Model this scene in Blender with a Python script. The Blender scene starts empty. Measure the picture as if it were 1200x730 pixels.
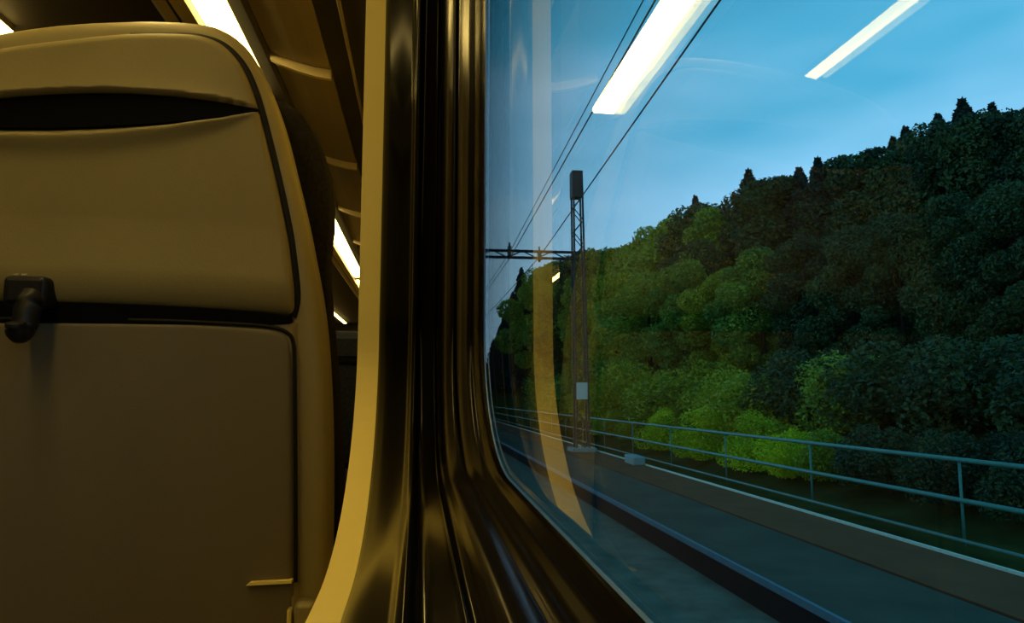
import bpy, math, random
import numpy as np
from mathutils import Vector

# ------------------------------------------------------------------ camera, sky, light, exposure
S = bpy.context.scene
COL = S.collection
CZ = 0.95                                   # camera height above the carriage floor (floor = z 0)
FPX = 800.0                                 # focal length in pixels for a 1200 x 730 frame
TH = math.atan(87 / FPX)                    # pitch up
PS = math.atan(110 / FPX * math.cos(TH))    # yaw to the right of the carriage axis
cam = bpy.data.cameras.new('camera'); cam.sensor_width = 36; cam.lens = 36 * FPX / 1200
cam.clip_start = 0.005; cam.clip_end = 2000
co = bpy.data.objects.new('camera', cam); COL.objects.link(co)
co.location = (0, 0, CZ); co.rotation_euler = (math.pi / 2 + TH, 0, -PS)
S.camera = co
S.view_settings.view_transform = 'Standard'; S.view_settings.look = 'None'
S.view_settings.gamma = 1; S.view_settings.use_curve_mapping = False
S.view_settings.exposure = 0.0
S.cycles.max_bounces = 8; S.cycles.transparent_max_bounces = 24; S.cycles.sample_clamp_indirect = 4

LAMP_COL = (1.0, 0.70, 0.19, 1)
LAMP_A = 15.5
LAMP_B = 13.0

def nd(nt, typ, **kw):
    n = nt.nodes.new(typ)
    for k, v in kw.items():
        if k.startswith('i_'):
            n.inputs[k[2:].replace('_', ' ')].default_value = v
        else:
            setattr(n, k, v)
    return n

def ramp(nt, stops, interp='LINEAR'):
    r = nt.nodes.new('ShaderNodeValToRGB'); cr = r.color_ramp; cr.interpolation = interp
    while len(cr.elements) < len(stops): cr.elements.new(0.5)
    for e, (p, c) in zip(cr.elements, stops): e.position = p; e.color = (*c[:3], 1)
    return r

W = bpy.data.worlds.new('dusk_sky'); S.world = W; W.use_nodes = True
nt = W.node_tree; nt.nodes.clear()
tc = nd(nt, 'ShaderNodeTexCoord'); sep = nd(nt, 'ShaderNodeSeparateXYZ'); nt.links.new(tc.outputs['Generated'], sep.inputs[0])
mp = nd(nt, 'ShaderNodeMapping'); mp.inputs['Scale'].default_value = (1.3, 1.3, 4.0); mp.inputs['Location'].default_value = (0.55, 0.2, 0.1)
nt.links.new(tc.outputs['Generated'], mp.inputs[0])
nz = nd(nt, 'ShaderNodeTexNoise', i_Scale=1.5, i_Detail=3.0, i_Roughness=0.45); nt.links.new(mp.outputs[0], nz.inputs['Vector'])
m1 = nd(nt, 'ShaderNodeMath', operation='MULTIPLY_ADD'); m1.inputs[1].default_value = 0.5; m1.inputs[2].default_value = -0.23
nt.links.new(nz.outputs[0], m1.inputs[0])
m2 = nd(nt, 'ShaderNodeMath', operation='SUBTRACT'); nt.links.new(sep.outputs[2], m2.inputs[0]); nt.links.new(m1.outputs[0], m2.inputs[1])
skyr = ramp(nt, [(0.0, (0.44, 0.74, 1.0)), (0.18, (0.42, 0.73, 1.0)), (0.30, (0.28, 0.62, 0.95)), (0.42, (0.09, 0.44, 0.72)), (0.62, (0.03, 0.28, 0.50)), (1.0, (0.02, 0.22, 0.40))])
nt.links.new(m2.outputs[0], skyr.inputs[0])
bg = nd(nt, 'ShaderNodeBackground', i_Strength=1.18); nt.links.new(skyr.outputs[0], bg.inputs[0])
wo = nd(nt, 'ShaderNodeOutputWorld'); nt.links.new(bg.outputs[0], wo.inputs[0])

# ------------------------------------------------------------------ helpers
Rv = Vector((math.cos(PS), -math.sin(PS), 0))
Uv = Vector((-math.sin(PS) * math.sin(TH), -math.cos(PS) * math.sin(TH), math.cos(TH)))
Fv = Vector((math.sin(PS) * math.cos(TH), math.cos(PS) * math.cos(TH), math.sin(TH)))
def ray(x, y):                              # pixel -> direction with y component 1 (x per y, z per y)
    d = Rv * ((x - 600) / FPX) + Uv * ((365 - y) / FPX) + Fv
    return d.x / d.y, d.z / d.y

def mat(name, col, rough=0.5, spec=0.5, metal=0.0, noise=0.0, nscale=20.0, bump=0.0, bscale=200.0, coat=0.0, sheen=0.0, col2=None):
    m = bpy.data.materials.new(name); m.use_nodes = True
    t = m.node_tree; p = t.nodes['Principled BSDF']
    p.inputs['Roughness'].default_value = rough; p.inputs['Metallic'].default_value = metal
    p.inputs['Specular IOR Level'].default_value = spec; p.inputs['Coat Weight'].default_value = coat
    p.inputs['Sheen Weight'].default_value = sheen
    g = nd(t, 'ShaderNodeNewGeometry')
    n = nd(t, 'ShaderNodeTexNoise', i_Scale=nscale, i_Detail=4.0); t.links.new(g.outputs['Position'], n.inputs['Vector'])
    c2 = col2 or tuple(min(1, c * (1 + noise)) for c in col)
    c1 = tuple(c * (1 - noise) for c in col) if not col2 else col
    r = ramp(t, [(0.3, c1), (0.7, c2)]); t.links.new(n.outputs[0], r.inputs[0]); t.links.new(r.outputs[0], p.inputs['Base Color'])
    if bump:
        n2 = nd(t, 'ShaderNodeTexNoise', i_Scale=bscale, i_Detail=3.0); t.links.new(g.outputs['Position'], n2.inputs['Vector'])
        b = nd(t, 'ShaderNodeBump', i_Strength=bump, i_Distance=0.004); t.links.new(n2.outputs[0], b.inputs['Height']); t.links.new(b.outputs[0], p.inputs['Normal'])
    return m

def emit(name, col, s):
    m = bpy.data.materials.new(name); m.use_nodes = True; t = m.node_tree; t.nodes.clear()
    e = nd(t, 'ShaderNodeEmission', i_Strength=s); e.inputs[0].default_value = col
    o = nd(t, 'ShaderNodeOutputMaterial'); t.links.new(e.outputs[0], o.inputs[0]); return m

def glass(name, k):                         # clear pane: transmits, mirrors on its room-side face (Schlick)
    m = bpy.data.materials.new(name); m.use_nodes = True; t = m.node_tree; t.nodes.clear()
    g = nd(t, 'ShaderNodeNewGeometry')
    dot = nd(t, 'ShaderNodeVectorMath', operation='DOT_PRODUCT'); t.links.new(g.outputs['Incoming'], dot.inputs[0]); t.links.new(g.outputs['Normal'], dot.inputs[1])
    ab = nd(t, 'ShaderNodeMath', operation='ABSOLUTE'); t.links.new(dot.outputs['Value'], ab.inputs[0])
    om = nd(t, 'ShaderNodeMath', operation='SUBTRACT'); om.inputs[0].default_value = 1; t.links.new(ab.outputs[0], om.inputs[1])
    pw = nd(t, 'ShaderNodeMath', operation='POWER'); t.links.new(om.outputs[0], pw.inputs[0]); pw.inputs[1].default_value = 5
    ma = nd(t, 'ShaderNodeMath', operation='MULTIPLY_ADD'); t.links.new(pw.outputs[0], ma.inputs[0]); ma.inputs[1].default_value = 0.95 * k; ma.inputs[2].default_value = 0.036 * k
    nb = nd(t, 'ShaderNodeMath', operation='SUBTRACT'); nb.inputs[0].default_value = 1; t.links.new(g.outputs['Backfacing'], nb.inputs[1])
    ml = nd(t, 'ShaderNodeMath', operation='MULTIPLY', use_clamp=True); t.links.new(ma.outputs[0], ml.inputs[0]); t.links.new(nb.outputs[0], ml.inputs[1])
    tr = nd(t, 'ShaderNodeBsdfTransparent'); tr.inputs[0].default_value = (0.96, 0.985, 0.98, 1)
    gl = nd(t, 'ShaderNodeBsdfGlossy', i_Roughness=0.0); mx = nd(t, 'ShaderNodeMixShader')
    t.links.new(ml.outputs[0], mx.inputs[0]); t.links.new(tr.outputs[0], mx.inputs[1]); t.links.new(gl.outputs[0], mx.inputs[2])
    o = nd(t, 'ShaderNodeOutputMaterial'); t.links.new(mx.outputs[0], o.inputs[0]); return m

def leafmat(name, a, b, c, trans=0.25):
    m = bpy.data.materials.new(name); m.use_nodes = True; t = m.node_tree; p = t.nodes['Principled BSDF']
    g = nd(t, 'ShaderNodeNewGeometry'); oi = nd(t, 'ShaderNodeObjectInfo')
    n = nd(t, 'ShaderNodeTexNoise', i_Scale=0.55, i_Detail=3.0); t.links.new(g.outputs['Position'], n.inputs['Vector'])
    ad = nd(t, 'ShaderNodeMath', operation='MULTIPLY_ADD'); t.links.new(g.outputs['Random Per Island'], ad.inputs[0]); ad.inputs[1].default_value = 0.45
    t.links.new(n.outputs[0], ad.inputs[2])
    a2 = nd(t, 'ShaderNodeMath', operation='MULTIPLY_ADD'); t.links.new(oi.outputs['Random'], a2.inputs[0]); a2.inputs[1].default_value = 0.3; t.links.new(ad.outputs[0], a2.inputs[2])
    r = ramp(t, [(0.45, a), (0.85, b), (1.15 / 1.2, c)]); t.links.new(a2.outputs[0], r.inputs[0])
    t.links.new(r.outputs[0], p.inputs['Base Color']); p.inputs['Roughness'].default_value = 0.6; p.inputs['Specular IOR Level'].default_value = 0.25
    tl = nd(t, 'ShaderNodeBsdfTranslucent'); t.links.new(r.outputs[0], tl.inputs[0])
    mx = nd(t, 'ShaderNodeMixShader', ); mx.inputs[0].default_value = trans
    o = t.nodes['Material Output']; t.links.new(p.outputs[0], mx.inputs[1]); t.links.new(tl.outputs[0], mx.inputs[2]); t.links.new(mx.outputs[0], o.inputs[0])
    return m

def mesh(name, v, f, m, smooth=False):
    me = bpy.data.meshes.new(name); me.from_pydata([tuple(map(float, p)) for p in v], [], f); me.update()
    if m: me.materials.append(m)
    if smooth: me.polygons.foreach_set('use_smooth', [len(p.vertices) <= 4 for p in me.polygons])
    return me

def obj(name, v, f, m, parent=None, smooth=False, rel=True):
    """v in camera-height coordinates (z = 0 at the lens); parts are stored relative to their thing"""
    off = Vector((0, 0, CZ)) if rel else Vector((0, 0, 0))
    base = Vector((0, 0, 0)); q = parent
    while q is not None: base += q.location; q = q.parent
    v = [(p[0] + off.x - base.x, p[1] + off.y - base.y, p[2] + off.z - base.z) for p in v] if rel else v
    o = bpy.data.objects.new(name, mesh(name, v, f, m, smooth)); COL.objects.link(o)
    if parent: o.parent = parent
    return o

def tag(o, label=None, cat=None, group=None, kind=None):
    if label: o['label'] = label
    if cat: o['category'] = cat
    if group: o['group'] = group
    if kind: o['kind'] = kind
    return o

def empty(name, loc, label=None, cat=None, group=None, kind=None):
    o = bpy.data.objects.new(name, None); COL.objects.link(o); o.empty_display_size = 0.1
    o.location = (loc[0], loc[1], loc[2] + CZ); return tag(o, label, cat, group, kind)

def join(*parts):
    V, F = [], []
    for v, f in parts:
        n = len(V); V += list(v); F += [tuple(i + n for i in q) for q in f]
    return V, F

def box(x0, x1, y0, y1, z0, z1):
    v = [(x, y, z) for x in (x0, x1) for y in (y0, y1) for z in (z0, z1)]
    return v, [(0, 1, 3, 2), (4, 6, 7, 5), (0, 4, 5, 1), (2, 3, 7, 6), (0, 2, 6, 4), (1, 5, 7, 3)]

def rbox(x0, x1, y0, y1, z0, z1, r=0.005, n=3):
    """rounded box as stacked rounded-rect rings along y"""
    prof = []
    for k in range(n + 1):
        a = math.pi / 2 * k / n; prof.append((y0 + r * (1 - math.sin(a)), r * (1 - math.cos(math.pi / 2 - a)) if False else r * (1 - math.sin(a))))
    rows = []
    for k in range(n + 1):
        a = math.pi / 2 * k / n; rows.append((y0 + r - r * math.sin(math.pi / 2 - a), r - r * math.cos(math.pi / 2 - a)))
    rows += [(y1 - (p[0] - y0), p[1]) for p in reversed(rows)]
    V, F = [], []; m = 4 * (n + 1)
    for (y, ins) in rows:
        rr = max(r - ins, 1e-4) if ins < r else 1e-4
        for cx, cz, a0 in ((x1 - r, z1 - r, 0), (x0 + r, z1 - r, 1), (x0 + r, z0 + r, 2), (x1 - r, z0 + r, 3)):
            for k in range(n + 1):
                a = math.pi / 2 * (a0 + k / n); V.append((cx + rr * math.cos(a), y, cz + rr * math.sin(a)))
    for i in range(len(rows) - 1):
        for j in range(m):
            F.append((i * m + j, i * m + (j + 1) % m, (i + 1) * m + (j + 1) % m, (i + 1) * m + j))
    F.append(tuple(range(m))); F.append(tuple(reversed(range((len(rows) - 1) * m, len(rows) * m))))
    return V, F

def tube(pts, r, n=8, r2=None):
    V, F = [], []; P = [Vector(p) for p in pts]
    for i, p in enumerate(P):
        d = (P[min(i + 1, len(P) - 1)] - P[max(i - 1, 0)]).normalized()
        a = d.cross(Vector((0, 0, 1)) if abs(d.z) < 0.9 else Vector((1, 0, 0))).normalized(); b = d.cross(a)
        rr = r if r2 is None else r + (r2 - r) * i / (len(P) - 1)
        for k in range(n):
            t = 2 * math.pi * k / n; V.append(tuple(p + a * (rr * math.cos(t)) + b * (rr * math.sin(t))))
    for i in range(len(P) - 1):
        for k in range(n): F.append((i * n + k, i * n + (k + 1) % n, (i + 1) * n + (k + 1) % n, (i + 1) * n + k))
    F.append(tuple(range(n - 1, -1, -1))); F.append(tuple(range((len(P) - 1) * n, len(P) * n)))
    return V, F

def smoothpoly(pts, n=6, closed=True):
    """Catmull-Rom through pts"""
    P = [np.array(p, float) for p in pts]; out = []; N = len(P)
    for i in range(N if closed else N - 1):
        a, b, c, d = (P[(i - 1) % N], P[i], P[(i + 1) % N], P[(i + 2) % N]) if closed else (P[max(i - 1, 0)], P[i], P[i + 1], P[min(i + 2, N - 1)])
        for k in range(n):
            t = k / n; out.append(0.5 * (2 * b + (c - a) * t + (2 * a - 5 * b + 4 * c - d) * t * t + (3 * b - a - 3 * c + d) * t ** 3))
    if not closed: out.append(P[-1])
    return np.array(out)

def ext(prof, y0, y1, closed=True):
    """extrude an x-z profile along y"""
    n = len(prof); V = [(p[0], y, p[1]) for y in (y0, y1) for p in prof]
    F = [(i, (i + 1) % n, n + (i + 1) % n, n + i) for i in range(n if closed else n - 1)]
    if closed: F += [tuple(range(n - 1, -1, -1)), tuple(range(n, 2 * n))]
    return V, F

# ------------------------------------------------------------------ materials
M = dict(
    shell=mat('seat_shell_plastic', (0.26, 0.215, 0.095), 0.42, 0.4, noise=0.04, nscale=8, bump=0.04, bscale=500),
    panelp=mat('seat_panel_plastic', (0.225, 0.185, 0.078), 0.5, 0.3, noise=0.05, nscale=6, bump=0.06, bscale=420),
    tray=mat('tray_panel_shaded_plastic', (0.140, 0.117, 0.070), 0.5, 0.3, noise=0.05, nscale=6, bump=0.06, bscale=420),  # dimness low on the seat is put into this darker colour
    black=mat('black_plastic', (0.008, 0.009, 0.013), 0.45, 0.25),
    recess=mat('recess_plastic_and_slot_shade', (0.0025, 0.003, 0.004), 0.6, 0.04),
    seal_and_groove_shade=mat('rubber_seal_and_groove_shade', (0.006, 0.006, 0.007), 0.6, 0.2),
    fabric=mat('dark_seat_fabric', (0.012, 0.011, 0.012), 0.9, 0.1, noise=0.5, nscale=160, bump=0.3, bscale=900),
    bluefab=mat('blue_seat_fabric', (0.012, 0.016, 0.03), 0.9, 0.1, noise=0.4, nscale=60),
    wall=mat('beige_wall_panel', (0.86, 0.70, 0.22), 0.55, 0.3, noise=0.03, nscale=10),
    liner=mat('dark_window_liner', (0.004, 0.0035, 0.003), 0.15, 0.045, noise=0.2, nscale=4),
    gasket=mat('window_gasket', (0.006, 0.005, 0.005), 0.22, 0.12),
    frit=mat('black_glass_border', (0.004, 0.004, 0.005), 0.06, 0.6),
    brush=mat('pane_edge_seal', (0.015, 0.13, 0.45), 0.35, 0.5),
    rack=mat('rack_underside', (0.30, 0.25, 0.16), 0.45, 0.4, noise=0.05, nscale=5),
    rackdark=mat('rack_slot_dark', (0.05, 0.042, 0.032), 0.6, 0.3),
    rib=mat('rack_bracket', (0.70, 0.60, 0.36), 0.4, 0.5),
    ceil=mat('ceiling_panel', (0.10, 0.085, 0.065), 0.6, 0.3),
    floor=mat('carriage_floor', (0.05, 0.045, 0.045), 0.7, 0.3, noise=0.3, nscale=30),
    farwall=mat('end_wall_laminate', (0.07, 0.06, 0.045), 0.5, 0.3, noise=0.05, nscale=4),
    lampA=emit('rack_lamp_light', LAMP_COL, LAMP_A), lampB=emit('ceiling_lamp_light', LAMP_COL, LAMP_B),
    steel=mat('lamp_housing', (0.42, 0.36, 0.25), 0.4, 0.5),
    skin=mat('carriage_skin', (0.25, 0.25, 0.27), 0.4, 0.5),
    glassA=glass('inner_pane', 1.3), glassB=glass('outer_pane', 0.45),
)

# ------------------------------------------------------------------ carriage: window and side wall
Y_BACK = -0.55
def rr_loop(x, y1, zb, zt, ry, rz, n=9, y0=Y_BACK):
    P = []
    for cy, cz, a0 in ((y1 - ry, zt - rz, 0), (y0 + ry, zt - rz, 1), (y0 + ry, zb + rz, 2), (y1 - ry, zb + rz, 3)):
        for k in range(n):
            a = math.pi / 2 * (a0 + k / (n - 1)); P.append((x, cy + ry * math.cos(a), cz + rz * math.sin(a)))
    return P
def rect_of(loop, y0, y1, zb, zt, n=21):
    P = []
    for c in range(4):
        yc = (y1, y0, y0, y1)[c]; zc = (zt, zt, zb, zb)[c]
        for k in range(n):
            p = loop[c * n + k]; h = (n - 1) // 2
            first = (k < h) if c % 2 == 0 else (k > h)
            P.append((p[0], yc, zc) if k == h else ((p[0], yc, p[2]) if first else (p[0], p[1], zc)))
    return P
def loft(loops, close=True):
    V, F = [], []; n = len(loops[0])
    for l in loops: V += l
    for i in range(len(loops) - 1):
        for j in range(n): F.append((i * n + j, i * n + (j + 1) % n, (i + 1) * n + (j + 1) % n, (i + 1) * n + j))
    return V, F

XA, XB = -0.0599, -0.0394
XG = 0.0385
ZT = 0.62
hA = rr_loop(XA, 0.69, -0.130, ZT, 0.245, 0.175, 21); hB = rr_loop(XB, 0.69, -0.126, ZT, 0.245, 0.172, 21)
rA = rect_of(hA, -6, 12, -CZ, 0.66); rB = rect_of(hB, -6, 12, -CZ, 0.66)
wr = obj('wall_right', *loft([rA, hA, hB, rB]), M['wall']); tag(wr, 'beige side wall panel with the rounded window cut-out edge', kind='structure')
so = rr_loop(0.0585, 0.645, -0.066, ZT, 0.19, 0.125, 21, Y_BACK - 0.1); so2 = [(0.0625, p[1], p[2]) for p in so]
wo_ = obj('wall_outer', *loft([rect_of(so, -6, 12, -CZ - 0.1, 1.2), so, so2, rect_of(so2, -6, 12, -CZ - 0.1, 1.2)]), M['skin'])
tag(wo_, 'outer metal skin of the carriage around the window', kind='structure')

win = tag(empty('window_1', (0.0, 0.05, -0.125)), 'large double-glazed carriage window with rounded dark frame', kind='structure')
# liner: splayed black reveal between wall panel and gasket, with a soft roll at the panel side
L = []
for x, y in ((-0.0394, 0.691), (-0.0385, 0.683), (-0.0355, 0.677), (-0.020, 0.651), (-0.011, 0.640), (-0.0085, 0.634), (-0.0070, 0.622), (-0.0050, 0.613), (-0.0025, 0.611), (-0.0008, 0.616), (0.0002, 0.621), (0.006, 0.612), (0.0115, 0.604), (0.0125, 0.598), (0.0135, 0.594), (0.0145, 0.598), (0.0155, 0.600), (0.0175, 0.590), (0.019, 0.583)):
    t = (0.691 - y) / 0.108; z = float(np.interp(t, [0, 0.08, 0.15, 0.35, 0.6, 0.8, 1], [-0.1265, -0.1235, -0.1185, -0.101, -0.079, -0.065, -0.054]))
    L.append(rr_loop(x, y, z, ZT - t * 0.02, 0.245 - 0.065 * t, 0.172 - 0.062 * t, 31))
obj('frame_liner', *loft(L), M['liner'], win, True)
G = []
for k, (x, y, z) in enumerate(((0.019, 0.583, -0.0540), (0.0195, 0.568, -0.0530), (0.022, 0.556, -0.0520), (0.0245, 0.549, -0.0515), (0.0275, 0.5415, -0.0512), (0.0282, 0.549, -0.0516), (0.0290, 0.549, -0.0516), (0.0298, 0.528, -0.0505), (0.0325, 0.517, -0.0500), (0.0350, 0.507, -0.0495), (0.0362, 0.5005, -0.0480), (0.0383, 0.500, -0.0475))):
    G.append(rr_loop(x, y, z, ZT - 0.02 - 0.002 * k, 0.18 - 0.003 * k, 0.11 - 0.002 * k, 31))
obj('gasket', *loft(G), M['gasket'], win, True)
b0 = rr_loop(XG - 0.0006, 0.500, -0.0475, ZT - 0.04, 0.15, 0.09, 31); b1 = rr_loop(XG - 0.0006, 0.392, -0.0379, ZT - 0.05, 0.115, 0.072, 31, Y_BACK + 0.02)
obj('border_band', *loft([b0, b1]), M['frit'], win)
e0 = rr_loop(XG - 0.0014, 0.3920, -0.0381, ZT - 0.05, 0.115, 0.072, 31, Y_BACK + 0.02); e1 = rr_loop(XG - 0.0007, 0.3918, -0.0376, ZT - 0.05, 0.115, 0.072, 31, Y_BACK + 0.02)
obj('edge_seal', *loft([e0, e1]), M['brush'], win)
def pane(name, x, m, dim):
    a = rr_loop(x, *dim, 21); b = [(x + 0.004, p[1], p[2]) for p in a]; n = len(a)
    V = a + b; F = [tuple(range(n - 1, -1, -1)), tuple(range(n, 2 * n))] + [(i, (i + 1) % n, n + (i + 1) % n, n + i) for i in range(n)]
    o = obj(name, V, F, m, win)
    # room-side face must look towards -x
    if o.data.polygons[0].normal.x > 0: o.data.flip_normals()
    return o
pane('inner_pane', XG, M['glassA'], (0.505, -0.0485, ZT - 0.035, 0.15, 0.09)); pane('outer_pane', XG + 0.0155, M['glassB'], (0.64, -0.065, ZT - 0.01, 0.19, 0.125))

# rest of the room shell
tag(obj('floor', *box(-2.9, 0.08, -6, 12, -CZ - 0.06, -CZ), M['floor']), 'dark carriage floor', kind='structure')
tag(obj('wall_left', *box(-2.94, -2.9, -6, 12, -CZ, 1.05), M['farwall']), 'darkened far side wall of the carriage', kind='structure')  # unseen; colour kept dark so the window liner mirrors less light
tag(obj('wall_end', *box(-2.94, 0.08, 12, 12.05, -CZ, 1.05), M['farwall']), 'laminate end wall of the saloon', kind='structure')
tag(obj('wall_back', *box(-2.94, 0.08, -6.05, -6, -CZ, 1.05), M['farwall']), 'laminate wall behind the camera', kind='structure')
tag(obj('ceiling', *box(-2.94, 0.08, -6.05, 12.05, 1.05, 1.2), M['ceil']), 'dark brown carriage ceiling', kind='structure')
tag(obj('trim_1', *ext([(XA, 0.66), (0.056, 0.66), (0.056, 1.05), (XA, 1.05)], -6, 12), M['rackdark']), 'dark strip of wall above the window', kind='structure')

# ------------------------------------------------------------------ luggage rack above the window
rk = empty('luggage_rack', (-0.25, 3, 0.65), 'luggage rack with curved underside panels along the wall above the window', 'luggage rack')
obj('rack_slot', *ext([(XA - 0.001, 0.662), (-0.13, 0.69), (-0.154, 0.70), (-0.205, 0.715), (-0.205, 0.76), (XA - 0.001, 0.76)], -5.9, 11.9), M['rackdark'], rk)
obj('slot_bead', *tube([(-0.154, -5.9, 0.697), (-0.154, 11.9, 0.697)], 0.004, 6), M['rack'], rk)
obj('front_beam', *ext([(-0.460, 0.757), (-0.465, 0.750), (-0.525, 0.752), (-0.54, 0.765), (-0.545, 0.83), (-0.460, 0.83)], -5.9, 11.9), M['steel'], rk)
obj('beam_groove', *box(-0.500, -0.496, -5.9, 11.9, 0.7485, 0.7515), M['seal_and_groove_shade'], rk)
obj('lamp_channel', *ext([(-0.340, 0.742), (-0.350, 0.738), (-0.380, 0.748), (-0.382, 0.775), (-0.340, 0.775)], -5.9, 11.9), M['rackdark'], rk)
obj('rack_shelf', *ext([(-0.205, 0.785), (-0.455, 0.800), (-0.455, 0.812), (-0.205, 0.797)], -5.9, 11.9), M['ceil'], rk)
ribY = [1.52 + 0.66 * k for k in range(-9, 14)]
for k in range(len(ribY) - 1):
    y0, y1 = ribY[k] + 0.012, ribY[k + 1]
    prof = [(-0.207, 0.712), (-0.24, 0.715), (-0.28, 0.724), (-0.32, 0.736), (-0.339, 0.744), (-0.339, 0.775), (-0.207, 0.765)]
    obj('underside_panel', *ext(prof, y0, y1), M['rack'], rk)
    rb = [(-0.206, 0.690), (-0.24, 0.694), (-0.28, 0.704), (-0.32, 0.718), (-0.3395, 0.728), (-0.3395, 0.775), (-0.206, 0.765)]
    obj('bracket', *ext(rb, ribY[k], ribY[k] + 0.012), M['rib'], rk)

# lamps under the rack edge and along the ceiling
def lamp(name, x0, x1, z, y0, y1, m, label, group):
    t = empty(name, ((x0 + x1) / 2, (y0 + y1) / 2, z), label, 'light', group)
    obj('diffuser', *ext([(x0, z + 0.006), (x0 + 0.006, z), (x1 - 0.006, z), (x1, z + 0.006), (x1, z + 0.012), (x0, z + 0.012)], y0, y1), m, t)
    obj('housing', *box(x0, x1, y0 - 0.004, y1 + 0.004, z + 0.012, z + 0.03), M['steel'], t)
    return t
segs = [(-1.7, -0.5), (-0.44, 1.77), (2.7, 4.8), (5.0, 7.0), (7.2, 9.2)]
labs = ['warm rack lamp just behind the viewpoint', 'bright rack lamp right above the top of the near seat back',
        'bright rack lamp glimpsed in the gap between seat and window edge', 'warm rack lamp above the far blue seat', 'farthest warm rack lamp towards the end wall']
for (a, b), lb in zip(segs, labs):
    lamp('rack_lamp', -0.4545, -0.389, 0.750, a, b, M['lampA'], lb, 'lamps along the luggage rack')
for (a, b), lb in zip(((-0.6, 2.08), (4.6, 11.5)), ('ceiling lamp at the top left corner, mirrored as thin streak in the window', 'far ceiling lamp over the aisle')):
    lamp('ceiling_lamp', -1.235, -1.19, 1.02, a, b, M['lampB'], lb, 'lamps along the ceiling')

# ------------------------------------------------------------------ the seat in front
Y0S, LEAN = 0.80, 0.08
def hit(px, py, dy=0.0):                    # pixel on the leaning seat-back plane -> (x, z)
    u, v = ray(px, py); Y = (Y0S + dy) / (1 + LEAN * v); return (u * Y, v * Y)
def seaty(z): return Y0S - LEAN * z

def panel(name, poly, m, parent, front, thick, r, relief=None, nr=70, nc=60, yfun=seaty):
    """relief panel: outline poly (x, z) on the seat-back plane, rounded rim of radius r"""
    A = np.array(poly); B = np.roll(A, -1, 0); z0, z1 = A[:, 1].min(), A[:, 1].max()
    ts = np.linspace(0, 1, nr); zs = z0 + (z1 - z0) * (0.5 - 0.5 * np.cos(math.pi * ts)) * 0.5 + (z1 - z0) * ts * 0.5
    zs[0] += 1e-4 * (z1 - z0) + 1e-6; zs[-1] -= 2e-4 * (z1 - z0)
    V = []
    for z in zs:
        k = (A[:, 1] - z) * (B[:, 1] - z) <= 0
        dz = np.where(np.abs(B[k, 1] - A[k, 1]) < 1e-9, 1e-9, B[k, 1] - A[k, 1])
        xs = A[k, 0] + (z - A[k, 1]) / dz * (B[k, 0] - A[k, 0])
        a, b = xs.min(), xs.max()
        s = np.linspace(0, 1, nc); s = 0.55 * (0.5 - 0.5 * np.cos(math.pi * s)) + 0.45 * s
        X = a + (b - a) * s
        for x in X: V.append((x, z))
    P = np.array(V); D = np.full(len(P), 1e9)
    for a, b in zip(A, B):
        ab = b - a; l = ab @ ab
        if l < 1e-14: continue
        t = np.clip(((P - a) @ ab) / l, 0, 1); D = np.minimum(D, np.hypot(*(P - a - t[:, None] * ab).T))
    d = np.clip(r - D, 0, r); off = r - np.sqrt(np.maximum(r * r - d * d, 0))
    Y = np.array([yfun(z) for z in P[:, 1]]) + front + off
    if relief is not None: Y = Y + relief(P[:, 0], P[:, 1])
    verts = [(P[i, 0], Y[i], P[i, 1]) for i in range(len(P))]
    F = [(i * nc + j, i * nc + j + 1, (i + 1) * nc + j + 1, (i + 1) * nc + j) for i in range(nr - 1) for j in range(nc - 1)]
    rim = list(range(nc)) + [i * nc + nc - 1 for i in range(1, nr)] + [(nr - 1) * nc + j for j in range(nc - 2, -1, -1)] + [i * nc for i in range(nr - 2, 0, -1)]
    n0 = len(verts); verts += [(verts[i][0], yfun(verts[i][2]) + front + thick, verts[i][2]) for i in rim]; n = len(rim)
    F += [(rim[(i + 1) % n], rim[i], n0 + i, n0 + (i + 1) % n) for i in range(n)]
    F.append(tuple(range(n0, n0 + n)))
    return obj(name, verts, F, m, parent, True)

seat = empty('train_seat', (-0.35, 1.05, -CZ), 'tall beige plastic seat back with grab recess, coat hook and folded tray', 'seat')
XC = hit(100, 330)[0]
outerR = [(150, 27), (205, 26.5), (240, 30), (265, 38), (287, 54), (304, 78), (317, 106), (331, 148), (343, 196), (356, 250), (367, 305), (376, 355), (382, 410), (386, 490), (387, 570), (386, 650), (385, 720), (384, 800), (380, 900)]
R_ = [hit(*p, 0.024) for p in outerR]
Lft = [hit(*p, 0.024) for p in [(75, 31), (0, 42), (-60, 58), (-98, 84)]] + [(2 * XC - x, z) for x, z in R_[6:]]
outer = smoothpoly(R_ + [(2 * XC - R_[-1][0] + 0.0, R_[-1][1])][:0] + list(reversed(Lft)), 4)
panel('shell', outer, M['shell'], seat, 0.010, 0.055, 0.016, None, 90, 60)

# upper back panel with lens-shaped grab recess and an overhanging lower edge
innR = [(150, 41), (210, 40.5), (240, 44), (262, 54), (281, 74), (294, 100), (305, 135), (316, 178), (327, 225), (337, 275), (343, 320), (345, 350), (340, 371)]
Ri = [hit(*p, 0.006) for p in innR]
Li = [hit(*p) for p in [(75, 45), (0, 55), (-45, 70), (-78, 95)]] + [(2 * XC - x, z) for x, z in Ri[6:12]] + [hit(-168, 363)]
bot = [hit(*p) for p in [(290, 369), (200, 364), (100, 360.5), (0, 359), (-90, 360)]]
inner = smoothpoly(Ri + bot + list(reversed(Li)), 4)
top_pts = np.array([hit(*p) for p in [(-140, 128), (-60, 117), (0, 112), (60, 107.5), (130, 106), (200, 110), (260, 117), (306, 127)]])
bot_pts = np.array([hit(*p) for p in [(-140, 134), (-60, 152), (0, 160), (60, 161), (130, 158), (200, 151), (260, 142), (306, 131)]])
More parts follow.
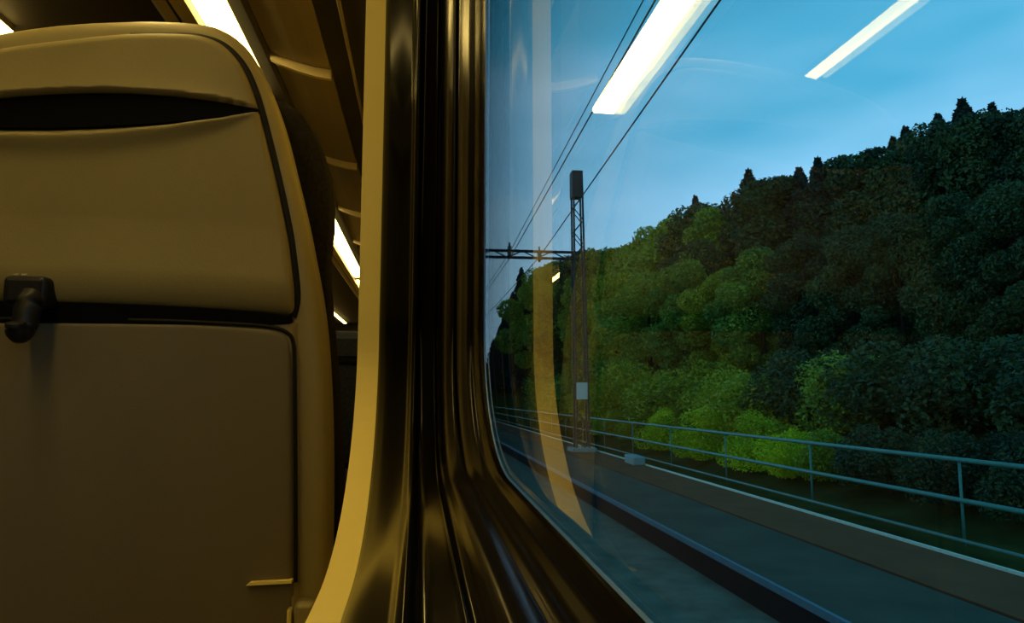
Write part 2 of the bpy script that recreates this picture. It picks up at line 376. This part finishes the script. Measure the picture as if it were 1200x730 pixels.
zb_edge = np.array([hit(*p) for p in [(-168, 363), (-90, 360), (0, 359), (100, 360.5), (200, 364), (290, 369), (340, 371)]])
def relief(x, z):
    zt = np.interp(x, top_pts[:, 0], top_pts[:, 1]); zb = np.interp(x, bot_pts[:, 0], bot_pts[:, 1])
    inside = (x > top_pts[0, 0]) & (x < top_pts[-1, 0])
    h = np.maximum(zt - zb, 1e-4); t = (z - zb) / h            # 0 at the lip, 1 at the top of the recess
    dep = np.minimum(0.026, h * 0.6)
    prof = np.where(t > 0.92, (1 - t) / 0.08, np.clip(t / 0.42, 0, 1))
    prof = np.clip(prof, 0, 1) * ((t > 0) & (t < 1))
    lip = np.exp(-(np.where(t > 0, t / 0.16, t / 0.30)) ** 2) * -0.0080 * np.clip(h / 0.03, 0, 1)
    brow = np.exp(-np.maximum(t - 1, 0) / 0.5) * (t >= 1) * -0.004 * np.clip(h / 0.03, 0, 1)
    y = np.where(inside, dep * prof + lip + brow, 0)
    zl = np.interp(x, zb_edge[:, 0], zb_edge[:, 1])            # belly that swells and rolls under at the bottom edge
    q = np.clip(1 - (z - zl) / 0.10, 0, 1)
    y = y - 0.012 * q ** 1.3
    q2 = np.clip(1 - (z - zl) / 0.045, 0, 1)
    return y + 0.030 * (1 - np.sqrt(np.maximum(1 - q2 ** 2, 0)))
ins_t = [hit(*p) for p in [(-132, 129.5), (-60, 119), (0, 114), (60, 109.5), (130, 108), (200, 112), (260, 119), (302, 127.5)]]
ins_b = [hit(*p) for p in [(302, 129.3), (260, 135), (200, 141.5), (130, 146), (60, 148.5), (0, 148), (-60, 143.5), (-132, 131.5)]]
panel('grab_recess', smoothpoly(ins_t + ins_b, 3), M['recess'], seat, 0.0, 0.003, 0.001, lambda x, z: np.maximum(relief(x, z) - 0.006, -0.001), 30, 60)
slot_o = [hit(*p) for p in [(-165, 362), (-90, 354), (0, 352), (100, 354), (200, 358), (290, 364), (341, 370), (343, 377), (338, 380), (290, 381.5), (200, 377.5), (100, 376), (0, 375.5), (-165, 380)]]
panel('overhang_shade', slot_o, M['recess'], seat, 0.0005, 0.004, 0.001, None, 16, 40)  # near-black strip standing in for the shade under the panel's overhang
gs = smoothpoly(Ri, 5, False)
obj('groove_shade', *tube([(x + 0.0022, seaty(z) + 0.0095, z) for x, z in gs], 0.0042, 8), M['seal_and_groove_shade'], seat, True)  # black bead standing in for shade in the step beside the panel
obj('groove_shade', *tube([(2 * XC - x - 0.0022, seaty(z) + 0.0095, z) for x, z in gs[30:]], 0.0042, 8), M['seal_and_groove_shade'], seat, True)  # same painted shade on the left side
panel('back_panel', inner, M['panelp'], seat, -0.003, 0.03, 0.010, relief, 150, 90)

trR = [(100, 376), (200, 378), (285, 382), (318, 385), (333, 390.5), (340, 400), (342, 425), (343, 500), (343.5, 600), (343.5, 730), (343, 860)]
Rt = [hit(*p) for p in trR]; Lt = [(2 * XC - x, z) for x, z in Rt]; Lt[0] = hit(30, 375.5); Lt[1] = hit(-40, 376.5)
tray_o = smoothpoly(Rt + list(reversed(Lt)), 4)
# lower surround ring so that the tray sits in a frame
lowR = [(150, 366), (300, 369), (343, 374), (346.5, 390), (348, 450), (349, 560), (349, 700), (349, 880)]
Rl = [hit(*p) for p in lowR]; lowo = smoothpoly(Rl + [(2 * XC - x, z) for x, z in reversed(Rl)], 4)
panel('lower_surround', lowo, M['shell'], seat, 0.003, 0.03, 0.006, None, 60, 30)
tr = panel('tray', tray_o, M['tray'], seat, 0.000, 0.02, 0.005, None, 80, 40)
to = np.array(tray_o)
k0 = [p for p in to if p[0] > hit(150, 380)[0]]
rt = smoothpoly([hit(*p) for p in [(150, 375.0), (200, 376.0), (285, 380), (320, 383.5), (336, 389.5), (343.2, 400), (345, 425), (346, 500), (346.5, 600), (346.5, 682)]], 5, False)
obj('tray_seal', *tube([(x, seaty(z) + 0.0015, z) for x, z in rt], 0.0024, 6), M['seal_and_groove_shade'], seat, True)
lt = [(2 * XC - x, z) for x, z in rt]
obj('tray_seal', *tube([(x, seaty(z) + 0.0015, z) for x, z in lt], 0.0024, 6), M['seal_and_groove_shade'], seat, True)
a, b = hit(290, 682), hit(343, 679.5)
led = [(a[0], a[1] - 0.0022), (a[0] + 0.004, a[1] + 0.001), (b[0], b[1] + 0.0012), (b[0], b[1] - 0.002)]
obj('tray_lip', [(x, seaty(z) - d, z) for d in (0.007, -0.004) for x, z in led], [(0, 1, 2, 3), (7, 6, 5, 4), (0, 4, 5, 1), (1, 5, 6, 2), (2, 6, 7, 3), (3, 7, 4, 0)], M['wall'], tr)
a, b = hit(337, 745), hit(343, 711)
obj('latch', *rbox(a[0], b[0], seaty(a[1]) - 0.012, seaty(a[1]) + 0.004, a[1], b[1], 0.0025), M['wall'], seat, True)
a, b = hit(344, 760), hit(372, 702)
obj('hinge_bracket', *rbox(a[0], b[0], seaty(a[1]) - 0.013, seaty(a[1]) + 0.012, a[1], b[1], 0.007), M['shell'], seat, True)

# coat hook
hk = empty('coat_hook', (0, 0, 0)); hk.parent = seat; hk.location = Vector((hit(40, 360)[0], seaty(0) - 0.02, hit(40, 360)[1] + CZ)) - seat.location
a, b = hit(17, 361), hit(68, 327)
yh = seaty(0.05) - 0.017
obj('hook_plate', *rbox(a[0], b[0], yh - 0.012, yh + 0.02, a[1], b[1], 0.006), M['black'], hk, True)
c0, c1 = hit(50, 350), hit(50, 400)
obj('hook_finger', *tube(smoothpoly([(c0[0], yh - 0.004, c0[1]), (c0[0], yh - 0.013, c0[1] - 0.012), (c0[0], yh - 0.016, c1[1] + 0.016), (c0[0], yh - 0.022, c1[1] + 0.006), (c0[0], yh - 0.030, c1[1] + 0.008), (c0[0], yh - 0.033, c1[1] + 0.016)], 4, False), 0.0135, 10, 0.009), M['black'], hk, True)
for px in (29, 38):
    s = hit(px, 325.5); obj('screw', *tube([(s[0], yh - 0.002, s[1] - 0.006), (s[0], yh - 0.004, s[1] + 0.0015)], 0.0028, 8), M['steel'], hk)

# dark fabric cushion on the far side: side silhouette seen past the shell
sil = [(126, 322), (134, 346), (148, 362), (165, 373), (190, 384), (220, 393), (250, 397), (280, 396), (310, 391.5), (340, 392.5), (380, 396), (430, 401), (480, 405.5), (530, 409), (580, 412), (640, 414), (730, 416)]
rows = []
for y, x in sil:
    fy = float(np.interp(y, [120, 200, 250, 310, 420, 560, 730], [0.91, 0.955, 0.97, 0.945, 0.97, 1.03, 1.08]))
    u, v = ray(x, y); rows.append((u * fy, v * fy, fy))
V, F = [], []; n = 20
for (xr, z, fy) in rows:
    hw = xr - XC; yb = 0.86; hy = (fy + 0.03 - yb) / 2; yc = yb + hy
    for k in range(n):
        t = 2 * math.pi * k / n; c, s = math.cos(t), math.sin(t)
        V.append((XC + hw * math.copysign(abs(c) ** 0.4, c), yc + hy * math.copysign(abs(s) ** 0.6, s), z))
for i in range(len(rows) - 1):
    for k in range(n): F.append((i * n + k, i * n + (k + 1) % n, (i + 1) * n + (k + 1) % n, (i + 1) * n + k))
F += [tuple(range(n)), tuple(range((len(rows) - 1) * n, len(rows) * n))]
obj('back_cushion', V, F, M['fabric'], seat, True)
obj('seat_cushion', *rbox(2 * XC + 0.115, -0.115, 0.88, 1.38, -0.60, -0.48, 0.03), M['fabric'], seat, True)
obj('pedestal', *join(rbox(XC - 0.06, XC + 0.06, 1.0, 1.22, -CZ + 0.03, -0.59, 0.02), rbox(XC - 0.15, XC + 0.15, 0.95, 1.3, -CZ, -CZ + 0.03, 0.01)), M['black'], seat)

# far seat facing the camera, seen through the slit between seat and window edge
fs = empty('train_seat', (-0.42, 4.4, -CZ), 'dark blue fabric seat facing the viewer far down the carriage', 'seat')
obj('backrest', *rbox(-0.70, -0.14, 4.27, 4.42, -0.5, 0.14, 0.04), M['bluefab'], fs, True)
obj('headrest', *rbox(-0.68, -0.16, 4.24, 4.42, 0.13, 0.335, 0.05), M['bluefab'], fs, True)
obj('seat_cushion', *rbox(-0.70, -0.14, 3.77, 4.28, -0.60, -0.49, 0.04), M['bluefab'], fs, True)
obj('armrest', *rbox(-0.14, -0.085, 3.80, 4.27, -0.24, -0.20, 0.015), M['wall'], fs, True)
obj('armrest', *rbox(-0.755, -0.70, 3.80, 4.27, -0.24, -0.20, 0.015), M['wall'], fs, True)
obj('pedestal', *rbox(-0.52, -0.32, 3.95, 4.35, -CZ, -0.59, 0.02), M['black'], fs)

# ------------------------------------------------------------------ outside: platform, fence, bank
rng = random.Random(7); nrg = np.random.default_rng(11)
UX, VZ = 0.0, -0.018                        # the line falls slightly ahead
HP, HB = 1.72, 2.03                         # platform and ballast depth below the lens
def O(s_, y, z): return (s_ + UX * y, y, z + VZ * y)
M.update(
    ballast=mat('grey_ballast', (0.16, 0.12, 0.085), 0.9, 0.1, nscale=3, bump=0.5, bscale=30, col2=(0.30, 0.22, 0.15)),
    asphalt=mat('platform_asphalt', (0.070, 0.062, 0.042), 0.85, 0.1, nscale=1.2, bump=0.2, bscale=80, col2=(0.11, 0.095, 0.063)),
    paving=mat('brown_paving', (0.22, 0.064, 0.029), 0.9, 0.05, nscale=1.5, bump=0.2, bscale=60, col2=(0.30, 0.086, 0.038)),
    face=mat('platform_face', (0.012, 0.013, 0.015), 0.9, 0.1, noise=0.2),
    edge=mat('platform_edge_stone', (0.12, 0.20, 0.24), 0.6, 0.3, noise=0.1),
    white=mat('painted_white', (0.80, 0.72, 0.55), 0.6, 0.3, noise=0.1),
    green=mat('green_fence_paint', (0.06, 0.22, 0.17), 0.45, 0.4, noise=0.1),
    pipe=mat('grey_green_pipe', (0.10, 0.19, 0.15), 0.5, 0.3, noise=0.1),
    bank=mat('bank_undergrowth', (0.030, 0.032, 0.010), 1.0, 0.0, nscale=1.5, col2=(0.07, 0.065, 0.018)),
    bark=mat('bark', (0.03, 0.022, 0.015), 0.9, 0.1, noise=0.4, nscale=6),
    mast=mat('mast_steel', (0.018, 0.035, 0.042), 0.6, 0.3, noise=0.2, nscale=3),
    wire=mat('overhead_wire', (0.008, 0.018, 0.026), 0.6, 0.3),
    ceramic=mat('brown_insulator', (0.02, 0.02, 0.022), 0.3, 0.5),
    plate=mat('white_plate', (0.75, 0.74, 0.62), 0.5, 0.3),
    concrete=mat('concrete', (0.30, 0.36, 0.33), 0.8, 0.2, noise=0.2),
    lf_y=leafmat('leaves_yellow_green', (0.10, 0.15, 0.010), (0.26, 0.32, 0.015), (0.50, 0.46, 0.025), 0.35),
    lf_b=leafmat('leaves_bright', (0.30, 0.36, 0.010), (0.62, 0.66, 0.012), (0.85, 0.78, 0.02), 0.4),
    lf_g=leafmat('leaves_green', (0.055, 0.125, 0.020), (0.14, 0.25, 0.026), (0.32, 0.38, 0.035), 0.3),
    lf_d=leafmat('leaves_shade_dark', (0.009, 0.031, 0.014), (0.019, 0.055, 0.019), (0.048, 0.085, 0.020), 0.2),  # dimness of the right-hand woods is put into this leaf colour
    lf_c=leafmat('needles_dark', (0.004, 0.016, 0.013), (0.008, 0.026, 0.020), (0.016, 0.036, 0.022), 0.1),
)
YA, YZ = -14, 150
def strip(name, s0, s1, z0, z1, m, label, y0=YA, y1=YZ, **kw):
    P = [O(s0, y0, z0), O(s1, y0, z0), O(s1, y0, z1), O(s0, y0, z1), O(s0, y1, z0), O(s1, y1, z0), O(s1, y1, z1), O(s0, y1, z1)]
    o = obj(name, P, [(0, 1, 2, 3), (7, 6, 5, 4), (0, 4, 5, 1), (1, 5, 6, 2), (2, 6, 7, 3), (3, 7, 4, 0)], m)
    return tag(o, label, kind='structure', **kw)
strip('ground', -30, 3.32, -HB - 0.5, -HB, M['ballast'], 'grey stone ballast beside the train')
strip('platform', 3.33, 4.62, -HB - 0.4, -HP, M['asphalt'], 'grey asphalt strip of the low platform')
strip('trim_2', 3.28, 3.32, -HP - 0.06, -HP + 0.006, M['edge'], 'pale edge stone along the platform')
strip('trim_3', 3.29, 3.33, -HB - 0.4, -HP - 0.061, M['face'], 'dark vertical face under the platform edge')
strip('path', 4.66, 5.76, -HB - 0.4, -HP + 0.01, M['paving'], 'brown paved strip along the platform')
strip('trim_4', 4.62, 4.66, -HB - 0.4, -HP - 0.03, M['face'], 'dark joint between asphalt and brown paving')
strip('trim_5', 5.77, 5.81, -HB - 0.4, -HP + 0.04, M['white'], 'white kerb line at the back of the platform')
def hill(s_): return -HP - 0.05 + max(0, s_ - 7.2) * 0.36 - max(0, s_ - 34) * 0.2
ss = [5.84, 6.5, 7.2, 8, 9, 10.5, 12, 14, 16, 18, 21, 25, 30, 36, 45, 60, 90]; yy = [YA + 4 * k for k in range(60)]
V = [O(a, y, hill(a) + (0.25 * math.sin(a * 1.7 + y * 0.31) * min(1, max(0, a - 7) / 2))) for y in yy for a in ss]; n = len(ss)
tag(obj('bank', V, [(i * n + j, i * n + j + 1, (i + 1) * n + j + 1, (i + 1) * n + j) for i in range(len(yy) - 1) for j in range(n - 1)], M['bank'], None, True), 'dark overgrown bank rising behind the fence', kind='structure')

# pipe along the fence foot, fence with rails and posts
p = obj('pipe', *tube([O(6.15, y, -HP + 0.10) for y in (-8, 10, 30, 60, 100)], 0.022, 8), M['pipe'], None, True); tag(p, 'thin grey green pipe running along the foot of the fence', 'pipe')
SF = 6.5
fe = empty('fence', O(SF, 10, -HP), 'green metal railing with two rails between platform and bank', 'fence')
ytop, ymid = -HP + 0.965, -HP + 0.485
obj('rail', *tube([O(SF, y, ytop) for y in (-8, 10, 30, 60, 100)], 0.030, 8), M['green'], fe, True)
obj('rail', *tube([O(SF, y, ymid) for y in (-8, 10, 30, 60, 100)], 0.030, 8), M['green'], fe, True)
pm = mesh('post', *tube([(0, 0, -0.06), (0, 0, 0.965)], 0.017, 8), M['green'], True)
for k in range(14):
    o = bpy.data.objects.new('post', pm); COL.objects.link(o); o.parent = fe
    o.location = Vector(O(SF, 1.2 + 3.2 * k, -HP)) - Vector(O(SF, 10, -HP))
c = O(5.62, 17.5, -HP + 0.01)
tag(obj('cable_box', *rbox(c[0] - 0.16, c[0] + 0.16, c[1] - 0.4, c[1] + 0.4, c[2], c[2] + 0.22, 0.03), M['concrete'], None, True), 'pale concrete cable box on the paving near the mast', 'box')

# lattice mast with portal boom, insulators and wires
MY = 22.0
um, vm = ray(680, 330); MX = um * MY
base = O(MX - UX * MY, MY, -HP)
vt = ray(678, 202)[1] * MY
ms = empty('overhead_line_mast', base, 'dark lattice steel mast with a boom reaching over the track', 'mast')
lean = -0.028
def mp_(x, y, z): return (MX + x + lean * (z - base[2]) * 0.35, MY + y, z)
w = 0.17
for sx in (-1, 1):
    for sy in (-1, 1):
        obj('chord', *tube([mp_(sx * w * 1.25, sy * w, base[2]), mp_(sx * w * 0.85, sy * w, vt)], 0.035, 6), M['mast'], ms)
H = vt - base[2]; nb = 22
for k in range(nb):
    z0, z1 = base[2] + H * k / nb, base[2] + H * (k + 1) / nb; a = 1 if k % 2 else -1
    for sy in (-w, w): obj('lacing', *tube([mp_(-a * w, sy, z0), mp_(a * w, sy, z1)], 0.018, 5), M['mast'], ms)
obj('cap', *box(MX - 0.19 + lean * H * 0.35, MX + 0.15 + lean * H * 0.35, MY - 0.22, MY + 0.22, vt - 0.9, vt), M['mast'], ms)
obj('footing', *box(MX - 0.4, MX + 0.4, MY - 0.4, MY + 0.4, base[2] - 0.3, base[2] + 0.12), M['concrete'], ms)
zb = ray(620, 299)[1] * MY; pz = ray(680, 458)[1] * MY; px_ = ray(680, 458)[0] * MY
obj('plate', *box(px_ - 0.19, px_ + 0.17, MY - 0.30, MY - 0.27, pz - 0.27, pz + 0.27), M['plate'], ms)
XL_ = -1.6
bo = obj('boom', *tube([(XL_, MY - 0.1, zb + 0.11), (MX, MY - 0.1, zb + 0.11)], 0.05, 6), M['mast'], ms)
obj('boom_lower_chord', *tube([(XL_, MY - 0.1, zb - 0.11), (MX, MY - 0.1, zb - 0.11)], 0.05, 6), M['mast'], bo)
for k in range(14):
    x0 = XL_ + (MX - XL_) * k / 14; x1 = XL_ + (MX - XL_) * (k + 1) / 14; a = 1 if k % 2 else -1
    obj('boom_lacing', *tube([(x0, MY - 0.1, zb - 0.11 * a), (x1, MY - 0.1, zb + 0.11 * a)], 0.022, 5), M['mast'], bo)
def at(px, py, z=None, y=None):
    u, v = ray(px, py); Y = z / v if z is not None else y; return Vector((u * Y, Y, v * Y))
def wire(a, b, label, r=0.014):
    d = (b - a) / (b.y - a.y); A = a + d * (-8 - a.y); B = b; C_ = B + Vector((UX - 0.015, 1, VZ + 0.012)) * 45
    pts = [A + (B - A) * t for t in np.linspace(0, 1, 12)] + [B + (C_ - B) * t + Vector((0, 0, -1.0 * 4 * t * (1 - t) * 0.3)) for t in np.linspace(0.1, 1, 8)]
    tag(obj('overhead_wire', *tube(pts, r, 6), M['wire'], None, True), label, 'wire', 'overhead wires')
g1 = at(597, 296, y=MY - 0.1); g2 = at(599, 300, y=MY - 0.1); g3 = at(632, 301, y=MY - 0.1)
wire(at(754, 0, z=4.9), g1, 'leftmost of the three overhead wires, thin and faint', 0.010)
wire(at(768, 0, z=4.7), g2, 'middle overhead wire, close beside the leftmost one', 0.014)
wire(at(844, 0, z=4.5), g3, 'rightmost overhead wire, passing in front of the lattice mast', 0.015)
for g in (g1, g3):
    pr = [(0.03, 0.32), (0.03, 0.2)] + [(0.085 if k % 2 else 0.05, 0.2 - 0.035 * k) for k in range(11)] + [(0.03, -0.2)]
    nn = 10; V = [(g.x + r * math.cos(2 * math.pi * k / nn), g.y, 0) for r, z in pr for k in range(nn)]
    V = [(g.x + r * math.cos(2 * math.pi * k / nn), g.y + r * math.sin(2 * math.pi * k / nn), g.z + z + 0.02) for r, z in pr for k in range(nn)]
    F = [(i * nn + k, i * nn + (k + 1) % nn, (i + 1) * nn + (k + 1) % nn, (i + 1) * nn + k) for i in range(len(pr) - 1) for k in range(nn)]
    obj('insulator', V, F, M['ceramic'], ms, True)

# ------------------------------------------------------------------ trees and shrubs
def leaves(P, N, size, flat=0.0):
    """one quad per point P, facing roughly N"""
    n = len(P); R = nrg.normal(size=(n, 3)); Nn = N * (0.6 + flat) + R * 0.6; Nn /= np.linalg.norm(Nn, axis=1)[:, None]
    T = np.cross(Nn, nrg.normal(size=(n, 3))); T /= np.linalg.norm(T, axis=1)[:, None]; B = np.cross(Nn, T)
    s = size * (0.6 + 0.8 * nrg.random(n))[:, None]
    V = np.stack([P - T * s, P - B * s * 0.5 + T * s * 0.1, P + T * s, P + B * s * 0.5 + T * s * 0.1], 1).reshape(-1, 3)
    return V
def fast_mesh(name, V, m):
    n = len(V) // 4; me = bpy.data.meshes.new(name); me.vertices.add(4 * n); me.vertices.foreach_set('co', V.astype(np.float32).ravel())
    me.loops.add(4 * n); me.loops.foreach_set('vertex_index', np.arange(4 * n, dtype=np.int32)); me.polygons.add(n)
    me.polygons.foreach_set('loop_start', np.arange(0, 4 * n, 4, dtype=np.int32)); me.materials.append(m); me.update(calc_edges=True); return me
def decid(nb, nl, z0, wid, size, m, topn=1.0):
    """crown of a unit-high broadleaf tree: leaf blobs over an egg shape"""
    Vs = []
    for k in range(nb):
        t = (k + 0.5) / nb; z = z0 + (0.96 - z0) * t; rad = wid * math.sqrt(max(0.03, math.sin(math.pi * min(1, 0.12 + 0.88 * t)))) * (1 if t < 0.5 else 1 - 0.55 * (t - 0.5))
        a = k * 2.39996 + rng.random(); q = rng.uniform(0.35, 0.95); br = wid * rng.uniform(0.22, 0.42)
        c = np.array([rad * q * math.cos(a), rad * q * math.sin(a), min(z, 1 - br * 0.9)])
        D = nrg.normal(size=(nl, 3)); D /= np.linalg.norm(D, axis=1)[:, None]
        rr = br * (0.72 + 0.33 * nrg.random(nl) ** 1.0); P = c + D * rr[:, None] * np.array([1, 1, 0.8])
        Vs.append(leaves(P, D + np.array([0, 0, 0.3]), size))
    return fast_mesh('crown', np.concatenate(Vs), m)
def conif(nl, wid, size, m):
    t = nrg.random(nl) ** 0.7; z = 1.0 - t * 0.9
    tier = 0.75 + 0.25 * ((z * 11) % 1.0 < 0.5)
    a = nrg.random(nl) * 2 * math.pi; lob = 0.82 + 0.18 * np.cos(a * 5 + z * 40)
    r = wid * (t ** 0.85) * tier * lob * (0.55 + 0.45 * np.sqrt(nrg.random(nl))) + 0.006
    P = np.stack([r * np.cos(a), r * np.sin(a), z - r * 0.25], 1); N = np.stack([np.cos(a), np.sin(a), np.full(nl, 0.6)], 1)
    return fast_mesh('crown', leaves(P, N, size), m)
def shrubm(nb, nl, size, m):
    Vs = []
    for k in range(nb):
        a = rng.random() * 6.28; q = math.sqrt(rng.random()) * 0.42; br = rng.uniform(0.18, 0.30); z = rng.uniform(0.16, max(0.2, 0.80 - q * 0.9))
        D = nrg.normal(size=(nl, 3)); D /= np.linalg.norm(D, axis=1)[:, None]
        P = np.array([q * math.cos(a), q * math.sin(a), z]) + D * (br * (0.7 + 0.35 * nrg.random(nl)))[:, None]; P[:, 2] = np.abs(P[:, 2])
        Vs.append(leaves(P, D + np.array([0, 0, 0.4]), size))
    return fast_mesh('foliage', np.concatenate(Vs), m)
trunk = mesh('trunk', *tube([(0, 0, -0.05), (0.004, 0, 0.3), (-0.004, 0.003, 0.6), (0, 0, 0.85)], 0.022, 7, 0.006), M['bark'], True)
stem = mesh('stem', *join(*[tube([(0, 0, -0.08), (0.18 * math.cos(a), 0.18 * math.sin(a), 0.5)], 0.02, 5, 0.008) for a in (0.3, 2.2, 4.4)]), M['bark'])
KD = {'y': [decid(24, 900, 0.20, 0.36, 0.0125, M['lf_y']), decid(22, 900, 0.2, 0.32, 0.0125, M['lf_y'])],
      'g': [decid(26, 900, 0.16, 0.36, 0.012, M['lf_g']), decid(24, 900, 0.2, 0.30, 0.012, M['lf_g']), decid(30, 800, 0.15, 0.40, 0.012, M['lf_g'])],
      'd': [decid(26, 900, 0.12, 0.36, 0.012, M['lf_d']), decid(24, 900, 0.15, 0.32, 0.012, M['lf_d'])],
      'c': [conif(16000, 0.30, 0.013, M['lf_c']), conif(14000, 0.24, 0.013, M['lf_c'])],
      'sy': [shrubm(14, 700, 0.022, M['lf_b']), shrubm(16, 640, 0.021, M['lf_b'])],
      'sm': [shrubm(14, 700, 0.022, M['lf_y']), shrubm(16, 640, 0.021, M['lf_y'])],
      'sg': [shrubm(15, 680, 0.022, M['lf_g']), shrubm(16, 640, 0.022, M['lf_g'])],
      'sd': [shrubm(15, 680, 0.022, M['lf_d'])]}
ORD = ['first', 'second', 'third', 'fourth', 'fifth', 'sixth', 'seventh', 'eighth', 'ninth', 'tenth', 'eleventh', 'twelfth', 'thirteenth', 'fourteenth', 'fifteenth', 'sixteenth', 'seventeenth', 'eighteenth', 'nineteenth', 'twentieth'] + ['twenty-' + w for w in ('first', 'second', 'third', 'fourth', 'fifth', 'sixth', 'seventh', 'eighth', 'ninth')] + ['thirtieth', 'thirty-first', 'thirty-second', 'thirty-third', 'thirty-fourth', 'thirty-fifth', 'thirty-sixth', 'thirty-seventh']
WORD = {'y': 'yellow green broadleaf tree', 'g': 'mid green broadleaf tree', 'd': 'dark green broadleaf tree', 'c': 'dark pointed conifer', 'sy': 'bright yellow green bush', 'sg': 'green bush', 'sm': 'light green bush', 'sd': 'dark green bush'}
def plant(kind, px, top, s_, label, group, wf=1.0):
    u, v = ray(px, top); Y = s_ / max(u - UX, 0.02); g = Vector(O(s_, Y, hill(s_))); h = max(1.0, v * Y - g.z)
    bush = kind[0] == 's'; name = 'bush' if bush else ('conifer' if kind == 'c' else 'broadleaf_tree')
    t = empty(name, g, label, 'bush' if bush else 'tree', group)
    t.rotation_euler = (0, 0, rng.random() * 6.28); ws = h * wf * rng.uniform(0.92, 1.1); t.scale = (ws, ws, h)
    me = rng.choice(KD[kind]); o = bpy.data.objects.new('foliage' if bush else 'crown', me); COL.objects.link(o); o.parent = t
    o2 = bpy.data.objects.new('stem' if bush else 'trunk', stem if bush else trunk); COL.objects.link(o2); o2.parent = t
    return h
rows_ = {
 'on the skyline of the wooded bank': [('c', 578, 398, 15), ('c', 585, 384, 15), ('c', 592, 366, 14.5), ('c', 601, 342, 14.5), ('c', 611, 314, 14), ('c', 622, 322, 14), ('g', 640, 312, 15), ('g', 657, 304, 15), ('d', 676, 296, 14.5), ('g', 700, 290, 16),
    ('y', 724, 291, 16), ('g', 746, 283, 17), ('g', 768, 266, 17), ('g', 792, 254, 18), ('c', 815, 230, 18.5), ('d', 822, 238, 18), ('g', 846, 243, 18), ('c', 877, 199, 19), ('d', 890, 211, 19), ('d', 915, 205, 19.5), ('c', 936, 196, 20), ('c', 958, 185, 20),
    ('d', 990, 180, 21), ('d', 1026, 172, 21), ('c', 1046, 160, 21.5), ('c', 1061, 149, 22), ('d', 1080, 157, 21.5), ('c', 1099, 133, 22), ('d', 1113, 141, 21), ('c', 1127, 116, 22), ('d', 1145, 132, 21.5), ('c', 1162, 121, 22), ('d', 1192, 126, 22), ('d', 1245, 115, 22), ('d', 1300, 100, 22)],
 'halfway up the wooded bank': [('g', 690, 322, 11.5), ('y', 722, 318, 12), ('g', 760, 318, 12), ('g', 800, 305, 12), ('y', 845, 315, 12.5), ('g', 890, 290, 13), ('d', 940, 275, 13.5), ('d', 995, 265, 14), ('d', 1050, 250, 14.5), ('d', 1110, 225, 15), ('d', 1180, 215, 15), ('d', 1250, 205, 15), ('d', 1330, 200, 15)],
 'low on the bank behind the railing': [('sg', 655, 420, 8.6), ('sg', 700, 400, 9.2), ('sm', 735, 405, 9.2), ('sm', 775, 425, 9), ('sm', 815, 398, 9.6), ('sm', 860, 412, 9.6), ('sm', 905, 410, 9.4), ('sd', 955, 385, 10), ('sg', 1010, 390, 10), ('sd', 1065, 370, 10.4), ('sd', 1130, 365, 10.4), ('sd', 1205, 360, 10.4), ('sd', 1290, 355, 10.4)],
 'right behind the railing': [('sm', 715, 470, 7.88), ('sm', 748, 474, 7.98), ('sy', 778, 476, 7.68), ('sm', 803, 466, 8.28), ('sy', 828, 474, 7.68), ('sm', 856, 470, 8.18), ('sy', 882, 478, 7.68), ('sm', 910, 472, 8.28), ('sy', 940, 482, 7.68), ('sm', 978, 482, 7.88), ('sd', 1040, 478, 7.88), ('sd', 1100, 480, 7.88), ('sd', 1165, 480, 7.88), ('sd', 1240, 480, 7.88)],
}
for where, lst in rows_.items():
    for i, (k, px, top, s_) in enumerate(lst):
        h = plant(k, px, top, s_, '%s %s, %s from the left' % (WORD[k], where, ORD[i]), 'plants ' + where, 1.0 if k[0] != 's' else (1.05 if 'railing' in where and 'right' in where else 1.25))
